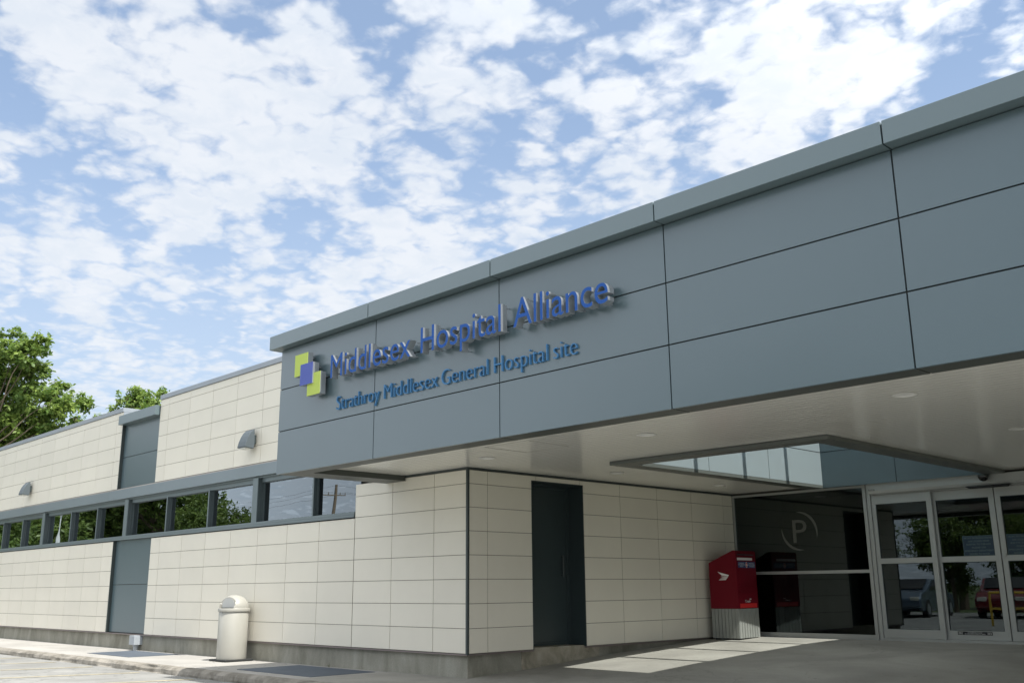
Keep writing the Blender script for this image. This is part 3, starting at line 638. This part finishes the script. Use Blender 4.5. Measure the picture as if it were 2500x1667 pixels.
for wd, a, b in (('Middlesex', -.345, 1.235), ('Hospital', 1.415, 2.705), ('Alliance', 2.885, 4.125)):
    letters(wd, a, b, 3.312, 3.600, -1.95, -1.86, M['blue'], M['silver'], True, 'large_letter')
for wd, a, b in (('Strathroy', -.385, .49), ('Middlesex', .585, 1.555), ('General', 1.625, 2.365), ('Hospital', 2.462, 3.225), ('site', 3.305, 3.615)):
    letters(wd, a, b, 2.934, 3.108, -1.824, -1.80, M['blue2'], M['blue2'], False, 'small_letter', -.020)

# ------------------------------------------------------------------ wall lamps
def wall_lamp(x):
    t = thing('wall_lamp', '', 'wall lamp', (x, 0, 3.38), 'grey wedge lamps on the cream wall')
    m = MB()
    pr = [(-.07, 3.50), (-.095, 3.492), (-.14, 3.445), (-.185, 3.37), (-.22, 3.28), (-.24, 3.20), (-.24, 3.18), (-.075, 3.165), (-.06, 3.24)]
    m.prism(pr, x-.135, x+.135, 'x'); m.build('housing', M['lampgrey'], t, .006)
    m = MB(); m.box(x-.11, x+.11, -.225, -.10, 3.158, 3.176); m.build('lens', M['lens'], t)
    m = MB(); m.box(x-.06, x+.075, -.08, -.0, 3.26, 3.41); m.build('mounting_box', M['dark'], t, .005)
    return t
tag(wall_lamp(-5.60), 'grey wedge lamp on the tall cream wall just left of the canopy')
tag(wall_lamp(-16.62), 'far grey wedge lamp on the low cream wall at the left edge')

# ------------------------------------------------------------------ security camera dome
T = thing('security_camera', 'small black dome camera fixed above the entrance doors', 'camera', (4.30, LY-.13, 2.30))
m = MB(); m.lathe([(.0001, 2.300), (.072, 2.300), (.072, 2.272)], (4.30, LY-.20), 24); m.build('mount', M['dark'], T, smooth=True)
m = MB(); m.lathe([(.068, 2.272), (.066, 2.25), (.055, 2.228), (.036, 2.212), (.015, 2.205), (.0001, 2.204)], (4.30, LY-.20), 24); m.build('dome', mat('smoked_dome', (.01, .01, .01), .08), T, smooth=True)

# ------------------------------------------------------------------ notices on the doors
def notice(x0, label, y):
    t = thing('door_notice', label, 'notice', (x0+.2, y, 1.19), 'navy notices on the entrance doors')
    m = MB(); m.box(x0, x0+.440, y-.002, y, 1.190, 1.470); m.build('sheet', mat('notice_sheet', (.01, .035, .065), .35), t)
    m = MB(); xx = x0+.44
    for q in ((x0, xx, 1.464, 1.468), (x0, xx, 1.192, 1.196), (x0+.002, x0+.006, 1.196, 1.464), (xx-.006, xx-.002, 1.196, 1.464)): m.box(q[0], q[1], y-.0028, y-.002, q[2], q[3])
    m.build('border', mat('notice_border', (.09, .15, .15), .5), t)
    for i, (s, wd) in enumerate((('FRONT ENTRANCE DOORS', .39), ('ARE LOCKED FROM', .29), ('8:00 P.M. TO 7:00 A.M.', .34), ('PLEASE USE', .19), ('EMERGENCY DEPARTMENT', .40), ('DOORS TO ENTER', .28))):
        z = 1.425-i*.0445; text_obj('lettering', s, x0+.22-wd/2, x0+.22+wd/2, z, z+.024, y-.003, mat('notice_lettering', (.12, .18, .18), .5), t)
notice(3.812, 'navy notice taped to the glass of the left sliding leaf', LY+.044)
notice(4.418, 'navy notice taped to the glass of the right sliding leaf', LY+.044)

# ------------------------------------------------------------------ litter bin
bx, by = -5.44, -.28
pl = MB(); pl.box(bx-.27, bx+.27, by-.25, by+.25, -.296, -.268); tag(pl.build('bin_base_plate', M['rubber'], None, .006), 'flat black square plate lying under the cream litter bin', 'base plate')
T = thing('litter_bin', 'cream round litter bin with domed top standing against the tiled wall', 'litter bin', (bx, by, -.268))
m = MB(); m.lathe([(.0001, -.267), (.232, -.267), (.236, -.255), (.236, .47), (.232, .475)], (bx, by), 56); m.build('drum', M['bin'], T, smooth=True)
m = MB(); m.lathe([(.236, .470), (.252, .472), (.254, .480), (.254, .515), (.250, .522), (.236, .524)], (bx, by), 56); m.build('rim_band', M['bin'], T, smooth=True)
# dome with a flattened mouth facing the road
fd = Vector((.28, -.96)).normalized()
me = bmesh.new(); nseg, nr = 72, 24; Rd = .236; dz = .210; rows = []
for j in range(nr+1):
    a = math.pi/2*j/nr; rr_, z = Rd*math.cos(a), .522+dz*math.sin(a)
    rows.append([(bx+rr_*math.cos(2*math.pi*i/nseg), by+rr_*math.sin(2*math.pi*i/nseg), z) for i in range(nseg)])
m = MB()
def flat(p):
    d = Vector((p[0]-bx, p[1]-by)); s_ = d.dot(fd); t_ = d.dot(Vector((-fd.y, fd.x)))
    lim = .125
    if s_ > lim and abs(t_) < .158 and p[2] < .705: d -= fd*(s_-lim-.0)
    return (bx+d.x, by+d.y, p[2])
for j in range(nr):
    for i in range(nseg):
        k = (i+1) % nseg; m.face([flat(rows[j][i]), flat(rows[j][k]), flat(rows[j+1][k]), flat(rows[j+1][i])])
me.free(); dome = m.build('domed_lid', M['bin'], T, smooth=True)
side = Vector((-fd.y, fd.x)); pts = []
for k in range(25):
    a = math.pi*k/24; pts.append((math.cos(a)*.142, .535+.148*math.sin(a)**.85))
pts += []
m = MB(); c0_ = Vector((bx, by)) + fd*.128
P0 = [(*(c0_+side*u), z) for u, z in pts]; P1 = [(*(c0_+side*u+fd*.006), z) for u, z in pts]
m.face(P1); 
for i in range(len(pts)):
    j = (i+1) % len(pts); m.face([P0[i], P0[j], P1[j], P1[i]])
m.build('push_flap', M['binflap'], T)
m = MB(); m.tube((bx+.05, by-.232, .455), (bx+.05, by-.245, .455), .008, n=8); m.build('lock', M['silver'], T)

# ------------------------------------------------------------------ conduit box on the plinth
T = thing('conduit_box', 'pale grey box with short pipe fixed to the concrete base below the grey shaft', 'conduit box', (-9.8, .0, -.3))
m = MB(); m.box(-9.76, -9.53, -.12, .05, -.195, -.024); m.build('box', M['pvc'], T, .006)
m = MB(); m.tube((-9.64, -.03, -.195), (-9.64, -.03, -.225), .055, n=20); m.tube((-9.64, -.03, -.225), (-9.64, -.03, -.30), .045, n=20); m.build('pipe', M['pvc'], T)

# ------------------------------------------------------------------ mailbox
MX = Vector((.60, 5.20)); ang = R(6); ux = Vector((math.cos(ang), math.sin(ang))); uy = Vector((-math.sin(ang), math.cos(ang)))
T = thing('mailbox', 'red street mailbox on a grey ribbed pedestal beside the dark lobby window', 'mailbox', (MX.x-.1, MX.y+.3, -.03))
DX, DY = .49, .70
def loc2(u, v): q = MX + ux*u + uy*v; return q     # u<=0 towards wall, v>=0 along front
def mprism(poly_uz, v0, v1, name, mt, parent=T, bev=0.0):
    m = MB(); n_ = len(poly_uz); A = [(*loc2(u, v0), z) for u, z in poly_uz]; Bq = [(*loc2(u, v1), z) for u, z in poly_uz]
    m.face(A); m.face(list(reversed(Bq)))
    for i in range(n_):
        j = (i+1) % n_; m.face([A[i], Bq[i], Bq[j], A[j]])
    return m.build(name, mt, parent, bev)
body = mprism([(0, .452), (0, 1.340), (-.012, 1.356), (-.055, 1.356), (-DX, 1.17), (-DX, .452)], 0, DY, 'body', M['red'], T, .006)
# ribbed pedestal
m = MB()
def quadbox(u0, u1, v0, v1, z0, z1, mi=0):
    c = [(*loc2(u, v), z) for z in (z0, z1) for (u, v) in ((u0, v0), (u1, v0), (u1, v1), (u0, v1))]
    k = len(m.v); m.v += c
    for q in ((0, 3, 2, 1), (4, 5, 6, 7), (0, 1, 5, 4), (1, 2, 6, 5), (2, 3, 7, 6), (3, 0, 4, 7)): m.f.append(tuple(k+i for i in q)); m.mi.append(mi); m.t.append(1.)
quadbox(-DX+.02, -.025, .02, DY-.02, .0, .45, 1)
for i in range(8):
    a = -DX+.008+i*(DX-.014)/8; quadbox(a+.003, a+(DX-.014)/8-.003, .0, .02, .0, .449)
for i in range(8):
    a = .004+i*(DY-.008)/8; quadbox(-.024, -.0, a+.007, a+(DY-.008)/8-.007, .0, .449)
m.build('pedestal', [M['slat'], M['black']], T)
m = MB(); quadbox(-DX+.04, -.03, .03, DY-.03, -.03, .0); m.build('foot', M['rubber'], T)
m = MB(); quadbox(.001, .003, .06, DY-.06, .462, .530); m.build('sunlit_strip', M['brightred'], T)  # brighter red strip paints in sunlight at the foot of the body
# slots and label on the front (faces +x)
def frontbox(v0, v1, z0, z1, d0, d1, name, mt): 
    global m
    m = MB(); quadbox(d0, d1, v0, v1, z0, z1); return m.build(name, mt, T)
frontbox(.05, DY-.09, 1.285, 1.300, .0, .012, 'top_lip', M['dark'])
frontbox(.05, DY-.13, 1.205, 1.245, .0, .004, 'mail_slot', M['white'])
frontbox(.05, DY-.13, 1.246, 1.262, .0, .02, 'slot_hood', M['red'])
frontbox(.07, DY-.04, 1.085, 1.182, .0, .003, 'blue_label', M['navy'])
frontbox(.07, DY-.04, 1.131, 1.135, .003, .0035, 'label_rule', M['white'])
for (z, n_) in ((.775, 'lower_rib'), (.815, 'lower_rib'), (.715, 'lower_rib'), (.69, 'lower_rib')): frontbox(.07, DY-.05, z, z+.012, .0, .012, n_, M['red'])
def ftext(s, v0, v1, z0, z1, mt=M['white'], name='lettering', d=.0045):
    me = textmesh(s, 1.0, .0, 3); vs = me.vertices; a = min(v.co.x for v in vs); b = max(v.co.x for v in vs); c = min(v.co.y for v in vs); e = max(v.co.y for v in vs)
    for v in vs:
        q = loc2(d, v0+(v.co.x-a)/(b-a)*(v1-v0)); v.co = (q.x, q.y, z0+(v.co.y-c)/(e-c)*(z1-z0))
    me.materials.clear(); me.materials.append(mt); o = bpy.data.objects.new(name, me); COL.objects.link(o); o.parent = T; o.matrix_parent_inverse = T.matrix_basis.inverted()
ftext('CANADA', .09, .28, 1.145, 1.165); ftext('POSTES', .44, .62, 1.145, 1.165); ftext('POST', .13, .25, 1.100, 1.120); ftext('CANADA', .45, .64, 1.100, 1.120)
ftext('Canada', .24, .42, .545, .585, d=.004)
m = MB(); quadbox(.001, .0042, .40, .45, .588, .602); m.build('flag_mark', M['white'], T)
m = MB()
for rr_, dd, mt_i in ((.044, .0045, 0), (.036, .0055, 1)):
    cc = [(*loc2(dd, .36+rr_*.8*math.cos(2*math.pi*k/24)), 1.133+rr_*1.05*math.sin(2*math.pi*k/24)) for k in range(24)]; m.face(cc, mt_i)
cc = [(*loc2(.0062, .335), 1.155), (*loc2(.0062, .39), 1.135), (*loc2(.0062, .375), 1.115), (*loc2(.0062, .335), 1.118), (*loc2(.0062, .36), 1.128)]; m.face(cc, 0)
m.build('round_emblem', [M['white'], M['brightred']], T)
# winged arrow on the side (faces -y): u from -DX..0
def wing(polys):
    m = MB()
    for pl_ in polys:
        A = [(*loc2(-DX+u, -.0015), z) for u, z in pl_]; m.face(A)
    return m.build('wing_emblem', M['white'], T)
def wz(px, py):   # zoomed photo px (1086 wide crop) -> u, z
    return ((px-195)/(575-195)*DX, .452+(995-py)/(995-135)*.905)
wing([[wz(316, 448), wz(352, 462), wz(472, 500), wz(462, 517), wz(372, 505)],
      [wz(360, 520), wz(462, 519), wz(452, 534), wz(372, 528)],
      [wz(345, 546), wz(386, 537), wz(450, 537), wz(440, 552)],
      [wz(328, 574), wz(346, 562), wz(438, 556), wz(424, 572)]])

# ------------------------------------------------------------------ weeds at the foot of the wall
def weed(x, y, z, label):
    m = MB()
    for k in range(7):
        p = Vector((x, y, z)); d = Vector((random.gauss(0, .45), random.gauss(-.3, .3), 1)).normalized(); l_ = random.uniform(.03, .10)
        for q in range(4):
            e = p+d*l_/4; m.tube(p, e, .0022*(1-q/5), .0022*(1-(q+1)/5), 4, 0, False); p = e; d = (d+Vector((random.gauss(0, .3), random.gauss(-.1, .2), -.25))).normalized()
    tag(m.build('weed', mat('dry_weed', (.12, .13, .06), .8)), label, 'weed', 'weeds along the base of the wall')
weed(-8.1, .02, -.30, 'small dry weed at the wall base right of the conduit box')
weed(-3.05, .0, -.30, 'small dry weed at the wall base behind the near dark pad')
weed(-8.45, .02, -.30, 'tiny curled weed between the conduit box and the longer weed')
# ------------------------------------------------------------------ trees
def leaf_cluster(m, c, size, k, droop=.5):
    ax = Vector((random.gauss(0, 1), random.gauss(0, 1), random.gauss(0, .5)-.2)).normalized()
    tone = random.random()
    for i in range(k):
        p = c + ax*size*(i/k-.4); s = Vector((random.gauss(0, 1), random.gauss(0, 1), random.gauss(0, .6)-droop)).normalized()
        l_ = size*random.uniform(.45, .75); wv = l_*random.uniform(.22, .34); n_ = s.cross(Vector((random.gauss(0, .6), random.gauss(0, .6), 1))).normalized()*wv
        m.face([p, p+s*l_*.5+n_, p+s*l_, p+s*l_*.5-n_], 0, min(1, max(0, tone*.75+random.random()*.3)))
def limb(m, p0, p1, r0, r1, bend=.12, seg=5):
    p0, p1 = Vector(p0), Vector(p1); L_ = (p1-p0).length; off = Vector((random.uniform(-1, 1), random.uniform(-1, 1), random.uniform(-.3, .6)))*L_*bend
    pts = [p0+(p1-p0)*(t/seg)+off*math.sin(math.pi*t/seg) for t in range(seg+1)]
    for i in range(seg): m.tube(pts[i], pts[i+1], r0+(r1-r0)*i/seg, r0+(r1-r0)*(i+1)/seg, 7, 0, False)
def make_tree(name, label, base, lumps, leafm, csize, per, k=6, trunk_r=.25, fork=None, cat='tree', group=None, clump=.0):
    t = thing(name, label, cat, base, group); base = Vector(base)
    tr = MB(); cr = MB(); fork = Vector(fork) if fork else base+Vector((0, 0, (max(l[0][2] for l in lumps)-base.z)*.45))
    limb(tr, base, fork, trunk_r, trunk_r*.65, .04)
    for (c, r) in lumps:
        c = Vector(c); mid = fork.lerp(c, .55)+Vector((random.uniform(-.3, .3), random.uniform(-.3, .3), -.25*r))
        limb(tr, fork, mid, trunk_r*.35, trunk_r*.16); limb(tr, mid, c, trunk_r*.16, trunk_r*.05)
        for q in range(4): 
            e = c+Vector((random.gauss(0, 1), random.gauss(0, 1), random.gauss(0, .7))).normalized()*r*.8; limb(tr, c, e, trunk_r*.06, .008, .1, 3)
        for q in range(int(per*r*r)):
            d = Vector((random.gauss(0, 1), random.gauss(0, 1), random.gauss(0, 1))).normalized()
            f = 1+.28*mn.noise(d*2.2+c) ; rad = r*f*random.uniform(.45, 1.05)
            pp = c+Vector((d.x*rad, d.y*rad, d.z*rad*.8))
            if clump and mn.noise(pp*1.9)+.35*mn.noise(pp*4.1) < clump-.30: continue
            leaf_cluster(cr, pp, csize*random.uniform(.7, 1.25), k)
    tr.build('trunk', M['bark'], t); cr.build('crown', leafm, t)
    return t
def at(px, py, dist):       # a place in the scene `dist` metres away seen at photo pixel (2500 px wide)
    d = fwd*2381.57 + rt*(px-1250) - up*(py-833.5); h = math.hypot(d.x, d.y); return tuple(CAM + d*(dist/h))
L1 = [((25, 840), 1.0), ((70, 862), .85), ((100, 835), .55), ((20, 905), 1.1), ((85, 905), .7), ((-60, 880), 1.8), ((-60, 990), 2.2), ((20, 985), 1.2), ((95, 960), .95), ((120, 985), .9), ((150, 1000), .7), ((185, 975), .6), ((205, 985), .42), ((60, 1030), 1.2), ((125, 1035), .95), ((165, 1040), .6), ((15, 1065), 1.4), ((90, 1075), 1.2), ((-140, 930), 2.2), ((-120, 1060), 2.4), ((150, 940), .4), ((188, 1022), .35)]
lum = [(at(px, py, 44+random.uniform(-1.6, 1.6)), r*.88) for (px, py), r in L1]
make_tree('walnut_tree', 'large bright green tree rising behind the roof at the left edge', (at(-110, 1200, 44)[0], at(-110, 1200, 44)[1], -.6), lum, M['leafA'], .30, 460, 8, .17, at(-70, 1130, 44), clump=.29)
L2 = [((325, 965), .62), ((345, 985), .75), ((315, 985), .45), ((370, 965), .42), ((385, 985), .6), ((400, 962), .4), ((350, 1005), .8), ((365, 1030), .9), ((310, 1040), .8), ((280, 1003), .35), ((400, 1010), .7)]
lum = [(at(px, py, 46+random.uniform(-.8, .8)), r) for (px, py), r in L2]
make_tree('roofline_tree', 'small tree top showing above the grey shaft cap', (at(350, 1200, 46)[0], at(350, 1200, 46)[1], -.6), lum, M['leafA'], .28, 460, 8, .10, at(350, 1080, 46), clump=.30)
L3 = [((238, 1024), .35), ((190, 1050), .6), ((225, 1045), .5)]
lum = [(at(px, py, 47+random.uniform(-.8, .8)), r) for (px, py), r in L3]
make_tree('low_tree', 'few leaves of a low tree peeping over the roof between the two trees', (at(215, 1200, 47)[0], at(215, 1200, 47)[1], -.6), lum, M['leafA'], .3, 300, 6, .15, at(215, 1100, 47))
# trees across the road, mirrored in the high windows and the doors
def blob_tree(h, r):
    lum = []
    for i in range(13):
        a = random.uniform(0, 2*math.pi); q = random.uniform(.15, .8)*r; z = h*random.uniform(.32, .85); lum.append(((math.cos(a)*q*(1.2-z/h*.6), math.sin(a)*q*(1.2-z/h*.6), z), r*random.uniform(.32, .5)))
    lum.append(((0, 0, h*.9), r*.35)); return lum
protos = []
for (h, r) in ((9, 4.2), (12, 5.2)):
    protos.append(make_tree('roadside_tree', 'tmp', (0, 0, -.6), blob_tree(h, r), M['leafB'], .40, 95, 6, .3))
spots = [(-49, -22.8, 0), (-49, -20.6, 0), (-53, -19.5, 1), (-57, -17.8, 1), (-60, -21, 0), (-66, -19, 1), (-55, -12, 1), (-64, -13, 0), (-72, -21, 1), (-48, -7, 0), (-62, -7, 1), (-14, -38, 1), (-22, -40, 1), (-5, -40, 0), (5, -36, 1), (-17, -27, 0), (-13.5, -26, 0), (-10, -27, 0), (-6.5, -26.5, 0), (-3, -27, 0), (.5, -26, 0), (4, -27, 0)]
used = [False, False]; words = ['first', 'second', 'third', 'fourth', 'fifth', 'sixth', 'seventh', 'eighth', 'ninth', 'tenth', 'eleventh', 'twelfth', 'thirteenth', 'fourteenth', 'fifteenth']
for i, (x, y, k) in enumerate(spots):
    if used[k]: o = copy_tree(protos[k])
    else: o = protos[k]; used[k] = True
    s = random.uniform(.85, 1.1); o.location = (x, y, -.6); o.rotation_euler = (0, 0, random.uniform(0, 6.28)); o.scale = (s, s, s)
    if (x, y) == (-49, -22.8): o.scale = (.5, .5, .68)
    if (x, y) == (-49, -20.6): o.scale = (.68, .68, .82)
    if y in (-27, -26, -26.5): o.scale = (.5, .5, .52)
    tag(o, 'dark leafy tree across the road, seen only mirrored in the window glass', 'tree', 'trees across the road')

# ------------------------------------------------------------------ utility pole and light poles across the road (mirrored in the glass)
T = thing('utility_pole', 'wooden utility pole with cross arm and wires mirrored in the window beside the canopy', 'utility pole', (-40.65, -24.9, -.6))
PX, PY = -40.65, -24.9
m = MB(); m.tube((PX, PY, -.6), (PX, PY, 7.0), .10, .075, 12); m.build('pole', M['wood'], T)
m = MB(); m.box(PX-.04, PX+.04, PY-.75, PY+.75, 6.35, 6.40)
for dy in (-.7, -.35, .35, .7): m.tube((PX, PY+dy, 6.41), (PX, PY+dy, 6.55), .03, .02, 6)
m.build('cross_arm', M['wood'], T)
for (dy, z) in ((-.7, 6.55), (.7, 6.55), (0, 6.95)):
    m = MB()
    for s_ in (-1, 1):
        p = Vector((PX, PY+dy, z))
        for k in range(12):
            t_ = (k+1)/12; q = Vector((PX+s_*t_*26, PY+dy-s_*t_*14, z-1.3*(1-(t_*2-1)**2))); m.tube(p, q, .006, n=5, cap=False); p = q
    m.build('wire', M['black'], T)
def light_pole(x, y, label):
    T = thing('light_pole', label, 'light pole', (x, y, -.4), 'pale parking lot light poles')
    m = MB(); m.tube((x, y, -.4), (x, y, 7), .055, .04, 14); m.build('pole', M['steel'], T)
    m = MB(); m.tube((x, y, 7), (x+1.2, y, 7.25), .04); m.build('arm', M['steel'], T)
    m = MB(); m.box(x+1.1, x+1.7, y-.14, y+.14, 7.2, 7.32); m.build('lamp_head', M['lampgrey'], T, .02)
light_pole(-31.0, -8.4, 'pale light pole mirrored in the window left of the grey shaft')
light_pole(-42.5, -9.7, 'slimmer far light pole mirrored in the windows near the left edge')

# ------------------------------------------------------------------ parked cars behind the viewer, mirrored in the sliding doors
def car(x, y, rz, paint, label):
    T = thing('parked_car', label, 'car', (0, 0, 0), 'cars parked behind the viewer')
    m = MB(); pr = [(-2.15, .35), (-2.2, .62), (-2.05, .86), (-1.45, .95), (-.75, 1.38), (.55, 1.42), (1.25, 1.02), (1.95, .92), (2.2, .70), (2.22, .38), (1.85, .22), (-1.9, .22)]
    m.prism(pr, -.86, .86, 'y'); m.build('body', paint, T, .07)
    m = MB()
    for s in (-1, 1): m.prism([(-1.25, .98), (-.72, 1.31), (.5, 1.34), (1.02, 1.0)], s*.862, s*.875, 'y')
    m.prism([(-1.43, .985), (-.80, 1.37), (-.83, 1.39), (-1.46, 1.0)], -.7, .7, 'y'); m.prism([(.62, 1.40), (1.22, 1.055), (1.25, 1.07), (.65, 1.43)], -.7, .7, 'y'); m.build('window_glass', M['cargl'], T)
    for wx in (-1.38, 1.38):
        for s in (-1, 1):
            m = MB(); m.tube((wx, s*.70, .32), (wx, s*.90, .32), .32, n=28); wh = m.build('wheel', M['rubber'], T)
            m = MB(); m.tube((wx, s*.90, .32), (wx, s*.91, .32), .20, n=20); m.build('rim', M['silver'], wh)
    for s in (-1, 1):
        m = MB(); m.box(2.12, 2.22, s*.62-.16, s*.62+.16, .62, .76); m.build('headlight', M['lens'], T, .02)
        m = MB(); m.box(-2.22, -2.12, s*.64-.14, s*.64+.14, .64, .80); m.build('tail_light', M['brightred'], T, .02)
    T.location = (x, y, -.4); T.rotation_euler = (0, 0, rz)
car(-4.4, -18.5, R(80), mat('red_car_paint', (.12, .006, .01), .25, coat=.6), 'red saloon car parked behind the viewer, mirrored in the doors')
car(-1.4, -18.8, R(84), mat('silver_car_paint', (.16, .18, .20), .25, .5, coat=.6), 'silver saloon car parked beside the red one, mirrored in the doors')
car(-7.9, -18.2, R(82), mat('blue_grey_car_paint', (.10, .14, .19), .25, .4, coat=.6), 'dark grey saloon car on the other side of the red one')
T = thing('yellow_guard_rail', 'bent yellow tube guard rail mirrored in the sliding doors', 'guard rail', (-1.4, -10, -.4))
m = MB()
for a, b in (((-2.0, -10, -.4), (-2.0, -10, .55)), ((-2.0, -10, .55), (-.8, -10, .55)), ((-.8, -10, .55), (-.8, -10, -.4)), ((-2.0, -10, .1), (-.8, -10, .1))): m.tube(a, b, .035, n=12)
m.build('rail', M['yellow'], T)
